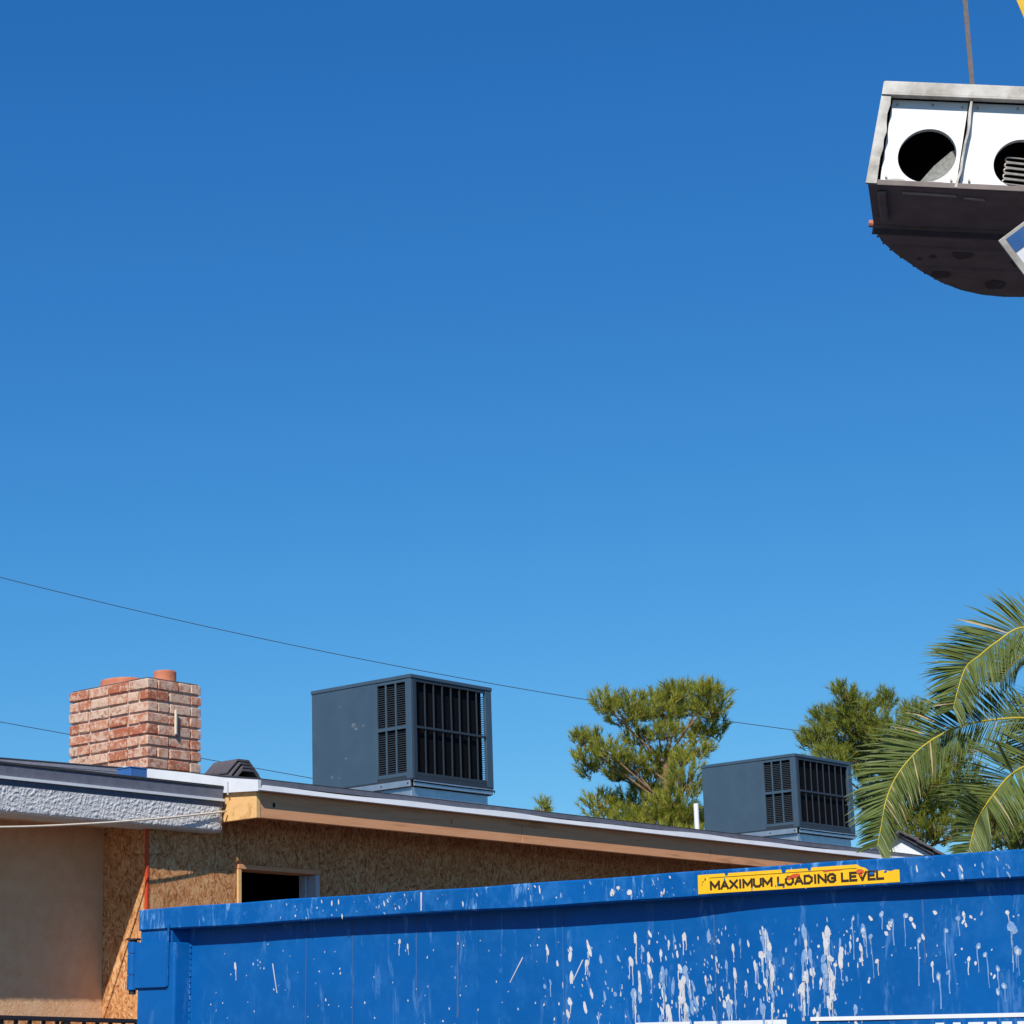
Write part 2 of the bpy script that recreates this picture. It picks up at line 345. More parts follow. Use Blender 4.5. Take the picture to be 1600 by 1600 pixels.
# chimney: mortar core, every brick its own piece
CX, CY, CLX, CLY, CZ = 11.726, 12.991, .555, .905, 4.735
CB = 3.75; CP = .0868; nb = 12
core = MB().box((CX+.018, CY+.018, CB-.3), (CX+CLX-.018, CY+CLY-.018, CZ+.004)).build('chimney', 'mortar', H)
tag(core, 'used red brick chimney with whitish mortar smears')
def brick_mesh(l, seed):
    rr = random.Random(seed); bm = bmesh.new(); bmesh.ops.create_cube(bm, size=1)
    for v in bm.verts: v.co = Vector((v.co.x*l, v.co.y*.10, v.co.z*.0715))
    bmesh.ops.bevel(bm, geom=bm.edges[:], offset=.006, segments=1, affect='EDGES')
    for v in bm.verts: v.co += Vector((rr.uniform(-.003, .003), rr.uniform(-.0025, .0025), rr.uniform(-.003, .003)))
    me = bpy.data.meshes.new('brick'); bm.to_mesh(me); bm.free(); me.materials.append(MT['brick']); return me
BM = {}
def put_brick(cx, cy, cz, l, axis):
    key = (round(l, 3), random.randrange(5))
    if key not in BM: BM[key] = brick_mesh(l, len(BM)+11)
    o = link('brick', BM[key], core, 0, (cx+random.uniform(-.003, .003), cy+random.uniform(-.003, .003), cz))
    o.rotation_euler = (random.uniform(-.008, .008), random.uniform(-.012, .012), (math.pi/2 if axis == 'y' else 0)+random.choice((0, math.pi))+random.uniform(-.008, .008))
for c in range(nb):
    cz = CZ-CP*(c+.5); bw = .10; j = .012
    if c % 2 == 0:
        yr = (CY, CY+CLY, [1, 1, 1, 1]); xr = (CX+bw+j, CX+CLX-bw-j, [1, .55] if c % 4 == 0 else [.55, 1])
    else:
        yr = (CY+bw+j, CY+CLY-bw-j, [.6, 1, 1, .65]); xr = (CX, CX+CLX, [1, 1, .5] if c % 4 == 1 else [1, 1, .55])
    for s_, (a, b, fr) in (('y', yr), ('x', xr)):
        tot = b-a+j; u = tot/sum(fr); p = a
        for q in fr:
            l = u*q-j
            for far in (0, 1):
                if s_ == 'y': put_brick((CX+bw/2) if not far else (CX+CLX-bw/2), p+l/2, cz, l, 'y')
                else: put_brick(p+l/2, (CY+bw/2) if not far else (CY+CLY-bw/2), cz, l, 'x')
            p += u*q
cap = MB(); rnd = random.Random(5); pts = []
for i in range(7):
    for k in range(9):
        e = i in (0, 6) or k in (0, 8)
        pts.append((CX+.012+(CLX-.024)*i/6, CY+.012+(CLY-.024)*k/8, CZ+(.004 if e else .018+rnd.uniform(0, .012))))
cap.add(pts, [(i*9+k, (i+1)*9+k, (i+1)*9+k+1, i*9+k+1) for i in range(6) for k in range(8)])
cap.build('mortar_crown', 'mortar', core)
def flue(cx, cy, r, h, sq=1.0, sy=1.0):
    f = MB(); n = 32; vs = []
    for rr, z in ((r, -.05), (r, h-.012), (r-.006, h), (r-.02, h), (r-.026, h-.01), (r-.026, -.05)):
        vs += [(cx+rr*math.cos(2*math.pi*i/n), cy+sy*rr*math.sin(2*math.pi*i/n), CZ+z) for i in range(n)]
    f.add(vs, [(a*n+i, a*n+(i+1) % n, (a+1)*n+(i+1) % n, (a+1)*n+i) for a in range(5) for i in range(n)])
    return f.build('flue', 'terracotta', core, smooth=False)
flue(CX+.33, CY+.17, .088, .105); flue(CX+.27, CY+.60, .15, .085, 1, 1.25)
box('nailed_stick', (CX+.262, CY-.03, CZ-.415), (CX+.278, CY-.012, CZ-.225), 'rope', core, .003)
# ------------------------------------------------------------------ things on the roof
def ac_unit(label, loc, R_, L_, H_, ncol, dust):
    T = thing('air_conditioner', label, 'air conditioner', loc, (0, 0, 0), 'packaged air conditioners on the new roof')
    yg0, yg1 = .055*L_, .345*L_                                 # louvred bay on the long side
    p = .004
    box('side_panel', (0, yg1, .0), (.02, L_, H_-.045), 'ac', T, .004)
    box('rear_panel', (.02, L_-.02, .0), (R_, L_, H_-.045), 'ac', T, .004)
    box('far_panel', (R_-.02, yg1, .0), (R_, L_-.02, H_-.045), 'ac', T, .004)
    box('divider_panel', (.02, yg1+.02, .0), (R_-.02, yg1+.04, H_-.045), 'ac_dark', T)
    box('base_pan', (.002, .002, -.012), (R_-.002, L_-.002, .03), 'ac_dark', T)
    lid = MB().prism([(-.007, -.007, H_-.044), (-.007, L_+.007, H_-.044), (R_+.007, L_+.007, H_-.044), (R_+.007, -.007, H_-.044)], (0, 0, .038))
    lid.build('lid', 'ac', T, .006)
    for a, b in (((0, 0), (.035, yg0)), ((R_-.095, 0), (R_, .03))):
        box('corner_post', (a[0], a[1], .0), (b[0], b[1], H_-.045), 'ac', T, .004)
    box('corner_post', (.036, 0.0, .0), (.085, .022, H_-.045), 'ac_dark', T, .003)
    box('corner_post', (R_-.035, .031, .0), (R_, yg0+.01, H_-.045), 'ac', T, .004)
    z0, z1 = .065, H_-.075; zm = z0+(z1-z0)*.50
    # condenser coil behind the guards (stops short of the far post)
    cl = MB().box((.05, .045, .032), (R_-(.115 if dust else .09), .075, H_-.05)).box((.05, .076, .032), (.08, yg1+.01, H_-.05)); cl.build('coil', 'coil', T)
    # short side guard
    for zz in (0.03, ): box('guard_rail', (.086, .002, zz), (R_-.096, .024, z0), 'ac_dark', T, .003)
    box('guard_rail', (.086, .002, z1), (R_-.096, .024, H_-.046), 'ac_dark', T, .003)
    box('guard_rail', (.086, .000, zm-.012), (R_-.096, .016, zm+.012), 'ac_dark', T, .003)
    for i in range(1, ncol):
        x = .086+(R_-.182)*i/ncol; bw_ = random.uniform(-.004, .004)
        MB().prism([(x-.005, .004, z0), (x+.005, .004, z0), (x+.005+bw_, .004, zm), (x+.005, .004, z1), (x-.005, .004, z1), (x-.005+bw_, .004, zm)], (0, .012, 0)).build('guard_bar', 'ac_dark', T)
    # long side louvred bay
    box('guard_rail', (.002, yg0+.001, .03), (.024, yg1-.001, z0), 'ac', T, .003); box('guard_rail', (.002, yg0+.001, z1), (.024, yg1-.001, H_-.046), 'ac', T, .003)
    box('guard_rail', (.000, yg0+.001, zm-.016), (.02, yg1-.001, zm+.016), 'ac', T, .003)
    for i in (1, 2):
        y = yg0+(yg1-yg0)*i/3; box('guard_bar', (.001, y-.008, z0), (.02, y+.008, z1), 'ac', T, .002)
    box('guard_bar', (.001, yg1-.018, z0), (.02, yg1-.001, z1), 'ac', T, .002)
    lv = MB(); z = z0+.01; stp = .0215
    while z < z1-.01:
        if abs(z-zm) > .02: lv.add([(.022, yg0, z), (.022, yg1, z), (.036, yg1, z+.012), (.036, yg0, z+.012)], [(0, 1, 2, 3)])
        z += stp
    tag(lv.build('louvres', 'ac_dark', T, raw=True), kind='stuff')
    # far side guard, open to the sky behind the coil gap
    lv = MB(); z = z0
    while z < z1:
        lv.box((R_-.012, yg0+.02, z), (R_-.008, yg1, z+.007)); z += .022
    tag(lv.build('far_guard_wires', 'ac_dark', T), kind='stuff')
    # galvanised base rail and roof curb
    br = MB().box((-.004, .03, -.075), (.02, L_-.02, -.014)).box((.03, -.002, -.07), (R_-.01, .02, -.014)).box((R_-.02, .03, -.075), (R_, L_-.02, -.014))
    br.build('base_rail', 'galv', T, .004)
    cu = MB().box((.035, .045, -.55), (R_-.045, L_-.06, -.072)); cu.build('roof_curb', 'galv', T, .006)
    for y in (.055, .4): 
        b = MB(); b.add([(-.0055, y+.009*math.cos(a*.6283), -.045+.009*math.sin(a*.6283)) for a in range(10)], [tuple(range(10))]); b.build('lifting_hole', 'coil', T, raw=True)
    b = MB(); b.tube([(.0, -.006, -.03), (R_*.5, -.008, -.034), (R_+.004, -.006, -.03), (R_+.02, .01, -.045)], .006, 6); b.build('edge_cable', 'coil', T)
    if dust:
        sm = MB(); rr = random.Random(9)
        for cy, cz, s_ in ((.75, .60, .045), (.72, .56, .03), (.93, .80, .015), (.62, .58, .02), (.86, .28, .02), (1.05, .12, .03), (.95, .1, .018)):
            sm.add([(-.0015, cy+s_*rr.uniform(.5, 1)*math.cos(a*.5236), cz+s_*.7*rr.uniform(.5, 1)*math.sin(a*.5236)) for a in range(12)], [tuple(range(12))])
        t = NT('dust_smear'); f = t.noise(14, 5, .7); al = t.ramp(f, [(.4, 0.0), (.65, .55)])
        t.col((.42, .46, .48)); t.l(al, t.p.inputs['Alpha']); MT['dust'] = t.set(.9)
        tag(sm.build('dust_smear', 'dust', T, raw=True), kind='stuff')
    return T
ac_unit('larger blue-grey air conditioner with louvred bay, dusty side panel, near the chimney', (16.505, 14.546, 4.53), 1.225, 1.32, 1.018, 8, True)
a2 = ac_unit('smaller blue-grey air conditioner on the roof between the pine and the palm', (23.388, 14.546, 4.53), 1.30, 1.34, .876, 8, False)
# plastic vent pipe
vp = MB(); vp.tube([(0, 0, -.1), (0, 0, .30)], .027, 16)
o = vp.build('vent_pipe', 'white_print', None, smooth=False, loc=(20.22, 13.83, 4.19)); tag(o, 'short white plastic vent pipe standing on the roof beside the smaller air conditioner', 'pipe')
# blue flashing box by the chimney
fb = thing('flashing_box', 'small blue sheet metal box at the foot of the brick chimney', 'box', (10.30, 11.57, 3.64))
bx = MB().box((0, 0, -.05), (.145, .14, .125)); bx.build('shell', 'blue_trim', fb, .004)
MB().box((-.004, -.004, .126), (.149, .144, .134)).build('lid', 'blue_trim', fb, .002)
# stack of ridge tiles
for i in range(4):
    t = MB(); L_ = .27; prof = [(-.16, -.07), (-.055, .03), (.055, .03), (.16, -.07)]; th = .018
    pts = [(-L_/2, y, z) for y, z in prof]+[(-L_/2, y, z-th) for y, z in reversed(prof)]
    t.prism(pts, (L_, 0, 0))
    o = t.build('ridge_tile', 'tile', None, .003, loc=(12.16+.012*(i % 2)-.01*i, 12.48+.012*i, roof_z(12.4)+.075+.026*i)); o.rotation_euler = (0, 0, math.radians(90+(-3, 2, 4, -2)[i]))
    tag(o, ('lowest', 'second lowest', 'second highest', 'topmost')[i]+' dark ridge tile in the stack beside the chimney', 'roof tile', 'stacked ridge tiles on the roof')
# rope tied to the end of the stucco eave
rp = catmull([(10.53, YE-.02, 3.425), (10.0, 10.885, 3.345), (9.4, 10.880, 3.268), (8.7, 10.895, 3.20), (8.0, 10.89, 3.165), (6.0, 10.86, 3.15)], 8)
o = MB().tube([p-Vector((10.53, YE-.02, 3.425)) for p in rp], .0065, 6).build('rope', 'rope', None, smooth=True, loc=(10.53, YE-.02, 3.425)); tag(o, 'pale cord tied to the end of the grey stucco eave', 'rope')
# porch and railing
tag(MB().box((2, 9.9, .1), (9.95, YS, 1.05)).build('porch', 'concrete'), kind='structure')
rl = thing('railing', 'black iron railing with thin upright bars below the stucco wall', 'railing', (6.0, 10.2, 1.05))
def rz(x): return 1.028-.0172*(x-2.16)
MB().hexa([(0, -.02, rz(0)-.02), (3.9, -.02, rz(3.9)-.02), (3.9, .02, rz(3.9)-.02), (0, .02, rz(0)-.02), (0, -.02, rz(0)+.004), (3.9, -.02, rz(3.9)+.004), (3.9, .02, rz(3.9)+.004), (0, .02, rz(0)+.004)]).build('top_rail', 'iron', rl, .003)
box('bottom_rail', (0, -.015, .08), (3.9, .015, .105), 'iron', rl)
for i in range(40):
    x = .05+i*.0965
    if abs(x-2.62) < .06 or abs(x-.7) < .06: continue
    box('baluster', (x-.0085, -.0085, .106), (x+.0085, .0085, rz(x)-.021), 'iron', rl)
for x in (.7, 2.62, 3.87): box('post', (x-.02, -.018, 0), (x+.02, .018, rz(x)-.021), 'iron', rl)

# ------------------------------------------------------------------ dumpster
D = thing('dumpster', 'big blue steel roll-off dumpster splashed with white paint', 'dumpster', (7.427, 2.258, 0.0), (math.atan(.0252), 0, 0))
LY, HT, WD = 6.075, 2.329, 2.42
ZR = HT-.098
def rec(y):                                                     # how far the side sheet lies behind the rail: it is bowed out towards the right
    t = max(0, min(1, (y-2.55)/.55)); t = t*t*(3-2*t)
    return .062+.022*t+.003*math.sin(y*2.2)
def recz(y, z): return rec(y)+.003*math.sin(y*7.8)*math.sin(z*3.1)
# top rail with worn, slightly wavy steel edges
tr = MB(); n = 160; ring = []
for i in range(n+1):
    y = LY*i/n; a = .0022*math.sin(y*3.1)+.0015*math.sin(y*7.7+1); b = .0018*math.sin(y*2.3+2)+.0012*math.sin(y*9)
    ring.append([(.006, y, HT+b), (.0, y, HT-.006+b), (0+a*.5, y, ZR+.006+a), (.006, y, ZR+a), (.15, y, ZR+a), (.15, y, HT+b)])
tr.add([p for r_ in ring for p in r_], [(i*6+j, i*6+(j+1) % 6, (i+1)*6+(j+1) % 6, (i+1)*6+j) for i in range(n) for j in range(6)]+[tuple(range(6)), tuple(range(n*6, n*6+6))[::-1]])
rail = tr.build('top_rail', 'blue_rail', D)
# side sheet
sp = MB(); n = 180; m_ = 24; PY1 = 5.82
sp.add([(recz(PY1*i/n, .2+(ZR-.2)*j/m_), PY1*i/n, .2+(ZR-.2)*j/m_) for i in range(n+1) for j in range(m_+1)],
       [(i*(m_+1)+j, (i+1)*(m_+1)+j, (i+1)*(m_+1)+j+1, i*(m_+1)+j+1) for i in range(n) for j in range(m_)])
panel = sp.build('side_panel', 'blue', D, raw=True)
for p_ in panel.data.polygons: p_.use_smooth = True
# corner post: steep inner flank, front plate, bent top
pz = ZR-.062
MB().prism([(.0, LY, .15), (.0, 5.834, .15), (.008, 5.826, .15), (.088, 5.808, .15), (.15, 5.808, .15), (.15, LY, .15)], (0, 0, pz-.15)).build('corner_post', 'blue_clean', D, .004)
MB().box((.012, 5.86, pz), (.15, LY-.0, ZR)).build('post_neck', 'blue_clean', D, .003)
wd = MB(); rr = random.Random(4)
for i in range(70):
    z = .3+(pz-.32)*i/69; wd.tube([(.083, 5.806, z), (.081, 5.809, z+.02)], rr.uniform(.004, .008), 5)
tag(wd.build('weld_bead', 'blue_rail', D), kind='stuff')
# hinge
hg = MB().box((-.014, 5.868, ZR-.265), (-.001, 6.085, ZR-.055)).build('hinge', 'blue_clean', D, .003)
hz = [(ZR-.272, ZR-.205), (ZR-.203, ZR-.105), (ZR-.103, ZR-.05)]
for a, b in hz: MB().tube([(.006, 6.118, a), (.006, 6.118, b)], .026, 20).build('knuckle', 'blue_clean', hg, .002)
MB().tube([(.006, 6.118, ZR-.292), (.006, 6.118, ZR-.038)], .017, 16).tube([(.006, 6.118, ZR-.042), (.006, 6.118, ZR-.034)], .034, 20).build('hinge_pin', 'iron', hg)
wb = MB()
for i in range(36): wb.tube([(-.006, 5.866, ZR-.26+i*.0078), (-.006, 5.866, ZR-.253+i*.0078)], rr.uniform(.004, .007), 5)
tag(wb.build('weld', 'blue_rail', hg), kind='stuff')
# rest of the box
box('tail_gate', (.22, LY+.004, .15), (WD-.03, LY+.06, HT-.03), 'blue_clean', D)
box('front_wall', (.1, -.06, .15), (WD-.1, -.005, HT-.02), 'blue', D)
box('far_panel', (WD-.1, 0, .2), (WD-.06, LY, ZR), 'blue', D); box('far_rail', (WD-.15, 0, ZR), (WD, LY, HT), 'blue_rail', D)
box('floor', (.1, 0, .16), (WD-.1, LY, .2), 'blue', D)
for x in (.45, WD-.6): box('skid', (x, -.3, .02), (x+.15, LY, .158), 'iron', D)
st = mottled('rust_streak', (.05, .10, .22), (.015, .11, .36), 7, .8); MT['rust'] = st
# seams of the sheet joints
for y, w_, mt in ((5.38, .003, 'blue_rail'), (5.06, .0025, 'rust'), (4.78, .0025, 'rust'), (4.07, .0035, 'blue_rail'), (3.62, .0025, 'rust'), (2.87, .0025, 'rust')):
    s_ = MB(); k = 40
    s_.add([p for i in range(k+1) for p in ((recz(y, .22+(ZR-.23)*i/k)-.0015, y-w_, .22+(ZR-.23)*i/k), (recz(y, .22+(ZR-.23)*i/k)-.0015, y+w_, .22+(ZR-.23)*i/k))], [(2*i, 2*i+1, 2*i+3, 2*i+2) for i in range(k)])
    s_.build('seam', mt, panel, raw=True)
for y, w_, za in ((4.18, .008, 1.8), (4.41, .005, 1.85), (1.95, .005, 1.95)):
    MB().add([p for i in range(13) for p in ((recz(y, za+(ZR-za)*i/12)-.0012, y-w_*(.6+.3*math.sin(i*1.7)), za+(ZR-za)*i/12), (recz(y, za+(ZR-za)*i/12)-.0012, y+w_*(.6+.3*math.sin(i*2.3+1)), za+(ZR-za)*i/12))], [(2*i, 2*i+1, 2*i+3, 2*i+2) for i in range(12)]).build('rust_streak', 'rust', panel, raw=True)
# paint splashes
LAY = [0]
def splat(mb, y, z, ry, rz_, lean, R, x=None, drips=0, dl=.1, top=None):
    """an irregular flat splash at (y, z) with runs below it; x=None follows the bowed side sheet"""
    LAY[0] += 1; lift = .0008+.00035*(LAY[0] % 5)
    at = (lambda yy, zz: (recz(yy, zz)-lift, yy, zz)) if x is None else (lambda yy, zz: (x, yy, zz))
    n = 14; pts = []; ph = R.uniform(0, 6)
    for a in range(n):
        t = 2*math.pi*a/n; q = .85+.16*math.sin(2*t+ph)+R.uniform(-.14, .14)
        py, pz_ = ry*q*math.cos(t), rz_*q*math.sin(t)*(1.25 if math.sin(t) < 0 else .85)
        pts.append(at(y+py*(1-.25*math.sin(t))+lean*pz_, min(z+pz_, top or 9)))
    mb.add(pts, [tuple(range(n))])
    for k in range(drips):
        dy = y+R.uniform(-.75, .75)*ry; L_ = dl*R.uniform(.35, 1.25); w_ = R.uniform(.0010, .0024); z0 = z-rz_*.6; s_ = R.uniform(-.05, .05)
        m = 5; pp = []
        for i in range(m+1):
            t = i/m; ww = w_*(1.5-.8*t+(.5 if i == m else 0)); yy = dy+s_*L_*t+.0012*math.sin(t*7+dy*90); zz = z0-L_*t
            pp += [at(yy-ww, zz), at(yy+ww, zz)]
        mb.add(pp, [(2*i, 2*i+1, 2*i+3, 2*i+2) for i in range(m)])
R = random.Random(21); pa, pt = MB(), MB(); TOP = ZR-.075
zt = lambda: TOP-.02-abs(R.gauss(0, .16))
# dense sprays left of centre: (y centre, spread, count)
for yc, sp_, cnt in ((3.42, .12, 46), (3.22, .10, 60), (3.00, .10, 90), (2.84, .08, 60), (2.60, .06, 60), (2.46, .08, 50), (2.31, .06, 50), (3.66, .10, 14)):
    for i in range(cnt):
        y = R.gauss(yc, sp_); z = TOP-.03-R.random()**.8*.42; s_ = R.choice((.002, .003, .003, .004, .005, .007, .009, .012))*R.uniform(.7, 1.15)
        thin = R.random() < .5
        splat(pt if thin else pa, y, z, s_*.8, s_*R.uniform(1.3, 2.8), R.uniform(-.1, .35)*(1 if y > 2.8 else .2), R, None, R.choice((0, 0, 1, 1, 2)) if s_ > .006 else 0, .045, TOP)
for yc, n_ in ((3.02, 12), (2.625, 14), (2.36, 14), (2.45, 8), (3.26, 6), (3.12, 6), (2.80, 6)):
    for i in range(n_):
        y = yc+R.uniform(-.025, .025); splat(pa if i % 3 else pt, y, TOP-.05-R.random()*.30, R.uniform(.006, .016), R.uniform(.012, .032), .1, R, None, R.choice((1, 2, 3)), .08, TOP)
# scattered single drops with long runs towards the right
for i in range(50):
    y = R.uniform(1.45, 2.4); s_ = R.choice((.002, .003, .004, .006, .008)); splat(pt if R.random() < .4 else pa, y, zt(), s_, s_*1.3, R.uniform(-.3, .3), R, None, 1 if s_ > .007 else 0, .06, TOP)
for y, z, s_, dr in ((2.20, .07, .020, 2), (2.17, .10, .012, 2), (2.02, .03, .012, 1), (1.97, .12, .012, 1), (1.90, .25, .016, 1), (1.86, .09, .010, 1), (1.81, .05, .012, 1), (1.735, .15, .013, 1), (1.71, .18, .011, 1), (1.665, .23, .012, 1), (1.645, .29, .013, 1),
                     (1.60, .09, .026, 3), (1.585, .17, .020, 2), (1.525, .16, .028, 4), (1.50, .08, .024, 3), (1.48, .14, .015, 2), (1.45, .22, .026, 1), (1.67, .31, .013, 0), (2.24, .03, .010, 1), (2.12, .02, .012, 1), (2.08, .05, .013, 1)):
    splat(pt, y, TOP-z, s_*.8, s_, 0, R, None, dr, .13, TOP)
    splat(pa, y, TOP-z-.004, s_*.35, s_*.5, 0, R, None, 0)
for i in range(9):
    y = R.uniform(1.9, 2.2); splat(pa, y, TOP-.02-.09*R.random(), .008, .011, .3, R, None, 0, .1, TOP)
# a few specks and runs on the left half
for i in range(80):
    y = R.uniform(3.6, 5.7); s_ = R.choice((.002, .0025, .003, .004)); splat(pa, y, TOP-R.random()*.4, s_, s_*R.uniform(1, 1.8), 0, R, None, 0, .1, TOP)
for y, z, s_ in ((5.51, .10, .009), (4.505, .03, .007), (4.46, .05, .006)): splat(pa, y, TOP-z, s_, s_*2.0, 0, R, None, 1, .07, TOP)
for y, z0, z1, dy in ((5.27, .10, .23, -.03), (3.83, .12, .22, .07), (3.52, .14, .22, .05)):
    pa.add([(recz(q[0], q[1])-.0015, q[0], q[1]) for q in ((y-.003, TOP-z0), (y+.003, TOP-z0), (y+dy+.002, TOP-z1), (y+dy-.002, TOP-z1))], [(0, 1, 2, 3)])
tag(pt.build('paint_runs', 'paint_thin', panel, raw=True), kind='stuff'); tag(pa.build('paint_splashes', 'paint', panel, raw=True), kind='stuff')
# splashes and scrapes on the rail
rs, rp_ = MB(), MB()
for yc, cnt in ((3.28, 10), (3.06, 8), (4.55, 26), (5.0, 14), (4.1, 3), (3.7, 10), (2.3, 12), (1.7, 14), (2.75, 10)):
    for i in range(cnt):
        y = R.gauss(yc, .13); z = ZR+R.uniform(.012, .085); s_ = R.uniform(.0015, .005)
        splat(rp_ if R.random() < .7 else rs, y, z, s_, s_*R.uniform(1, 3.5), R.uniform(-.2, .5), R, -.0022, 0)
for y, z, s_ in ((3.30, .05, .013), (3.215, .045, .013), (3.27, .07, .008), (3.06, .03, .007)): splat(rs, y, ZR+z*.8, s_, s_*1.1, .1, R, -.0028, 1, .02)
rs.add([(-.003, 4.305, ZR+.012), (-.003, 4.311, ZR+.012), (-.003, 4.312, ZR+.09), (-.003, 4.303, ZR+.09)], [(0, 1, 2, 3)])
tag(rp_.build('scrapes', 'paint_thin', rail, raw=True), kind='stuff'); tag(rs.build('paint_spots', 'paint', rail, raw=True), kind='stuff')
# yellow warning strip with torn upper edge
SY0, SY1, SZ0, SZ1 = 2.887, 2.003, ZR+.010, ZR+.083
top = [(0, 1), (.14, 1), (.145, .86), (.155, .86), (.16, 1), (.43, 1), (.435, .80), (.45, .80), (.455, .97), (.56, .97), (.565, .84), (.575, .84), (.58, 1), (.80, 1), (.82, .86), (.84, .80), (.86, .60), (.875, .66), (.89, .58), (.92, .64), (.96, .56), (.98, .62), (1, .60)]
def sy(u): return SY0+(SY1-SY0)*u
def sz(v): return SZ0+(SZ1-SZ0)*v
stp = MB(); stp.add([(-.0030, sy(u), sz(v)) for u, v in top]+[(-.0030, sy(u), sz(0)) for u, v in top], [(i, i+1, len(top)+i+1, len(top)+i) for i in range(len(top)-1)])
strip = stp.build('warning_sticker', 'yellow', D, raw=True); tag(strip, 'torn yellow strip reading MAXIMUM LOADING LEVEL')
STROKES = {'M': [((0,0),(0,1)),((0,1),(.5,.25)),((.5,.25),(1,1)),((1,1),(1,0))], 'A': [((0,0),(.5,1)),((.5,1),(1,0)),((.18,.33),(.82,.33))], 'X': [((0,0),(1,1)),((0,1),(1,0))],
           'I': [((.5,0),(.5,1))], 'U': [((0,1),(0,.25)),((0,.25),(.25,0)),((.25,0),(.75,0)),((.75,0),(1,.25)),((1,.25),(1,1))], 'L': [((0,1),(0,0)),((0,0),(1,0))],
           'O': [((.3,0),(.7,0)),((.7,0),(1,.3)),((1,.3),(1,.7)),((1,.7),(.7,1)),((.7,1),(.3,1)),((.3,1),(0,.7)),((0,.7),(0,.3)),((0,.3),(.3,0))],
           'D': [((0,0),(0,1)),((0,1),(.6,1)),((.6,1),(1,.7)),((1,.7),(1,.3)),((1,.3),(.6,0)),((.6,0),(0,0))], 'N': [((0,0),(0,1)),((0,1),(1,0)),((1,0),(1,1))],
           'G': [((1,.78),(.7,1)),((.7,1),(.3,1)),((.3,1),(0,.7)),((0,.7),(0,.3)),((0,.3),(.3,0)),((.3,0),(.75,0)),((.75,0),(1,.2)),((1,.2),(1,.48)),((1,.48),(.55,.48))],
           'E': [((0,0),(0,1)),((0,1),(1,1)),((0,.52),(.85,.52)),((0,0),(1,0))], 'V': [((0,1),(.5,0)),((.5,0),(1,1))]}
LW = {'I': .25, 'M': 1.1, 'L': .72, 'E': .75}
txt = 'MAXIMUM LOADING LEVEL'; gap = .30
tw = sum((LW.get(c, .9)+gap) if c != ' ' else .55 for c in txt)-gap; us = (sy(.068)-sy(.923))/tw; hgt = .027; cur = 0
for c in txt:
    if c == ' ': cur += .55; continue
    m = MB(); w0 = LW.get(c, .9); hw_ = .0046
    for k, (a, b) in enumerate(STROKES[c]):
        ay, az_, by, bz = sy(.068)-(cur+a[0]*w0)*us, sz(.22)+a[1]*hgt, sy(.068)-(cur+b[0]*w0)*us, sz(.22)+b[1]*hgt
        d_ = Vector((0, by-ay, bz-az_)).normalized(); q = Vector((0, -d_.z, d_.y))*hw_; e_ = d_*hw_*.9; xo = Vector((-.0038-.00006*k, 0, 0))
        P, Q = Vector((0, ay, az_))-e_+xo, Vector((0, by, bz))+e_+xo
        m.add([P-q, P+q, Q+q, Q-q], [(0, 1, 2, 3)])
    m.build('letter', 'black_print', strip, raw=True); cur += w0+gap
ln = MB(); ln.add([(-.0040, sy(.06), sz(.80)), (-.0040, sy(.80), sz(.80)), (-.0040, sy(.80), sz(.825)), (-.0040, sy(.06), sz(.825))], [(0, 1, 2, 3)])
for a in range(6):
    t0, t1 = math.pi*(.55+.09*a), math.pi*(.55+.09*(a+1)); c = lambda t, r_: (-.0040, sy(.034)-.016*0-r_*math.cos(t)*1.0-.0, sz(.45)+r_*1.5*math.sin(t))
    ln.add([c(t0, .010), c(t1, .010), c(t1, .0115), c(t0, .0115)], [(0, 1, 2, 3)])
ln.add([(-.0040, sy(.036), sz(.86)), (-.0040, sy(.044), sz(.74)), (-.0040, sy(.036), sz(.66))], [(0, 1, 2)])
ln.build('arrow_line', 'black_print', strip, raw=True)
rd = MB(); bl = MB()
for u, v, a, b in ((.50, .66, .022, .010), (.47, .56, .012, .006), (.815, .66, .016, .012), (.82, .5, .008, .008), (.655, .78, .02, .003), (.70, .80, .03, .003)): splat(rd, sy(u), sz(v), a, b, 0, R, -.0047)
tag(rd.build('red_remnant', 'red_print', strip, raw=True), kind='stuff')
for u, v, a, b in ((.415, .30, .004, .007), (.40, .2, .003, .004), (.87, .52, .010, .006), (.935, .56, .008, .004), (.44, .12, .006, .003), (.28, .12, .003, .008), (.14, .7, .003, .008)): splat(bl, sy(u), sz(v), a, b, 0, R, -.0050)
tag(bl.build('flaked_patch', 'blue_rail', strip, raw=True), kind='stuff')
# big white lettering low on the side: only the heads of the characters and the rule above them reach the picture
wl = MB()
ZL = 1.778-0.0252*0
def wp(y0, y1, za, zb, sh=0): 
    xx = lambda y: rec(y)-.0052
    wl.add([(xx(y0), y0, za), (xx(y1), y1, za), (xx(y1), y1+sh, zb), (xx(y0), y0+sh, zb)], [(0, 1, 2, 3)])
wp(2.44, 1.2, 1.757, 1.771)
wl.build('white_rule', 'white_print', panel, raw=True)
for k, (ya, yb) in enumerate(((3.26, 3.00), (2.98, 2.87), (2.845, 2.545))):
    wl = MB(); wp(ya, yb, 1.70, 1.764, 0); wp(ya-.02, ya-.10, 1.50, 1.699, .05); wp(yb+.09, yb+.01, 1.50, 1.699, .05); wl.build('painted_letter', 'white_print', panel, raw=True)
for ya, yb in ((1.92, 1.885), (1.85, 1.82), (1.79, 1.73), (1.715, 1.68), (1.66, 1.62), (1.60, 1.56), (1.54, 1.47), (1.45, 1.41)):
    wl = MB(); wp(ya, yb, 1.62, 1.742); wl.build('painted_letter', 'white_print', panel, raw=True)

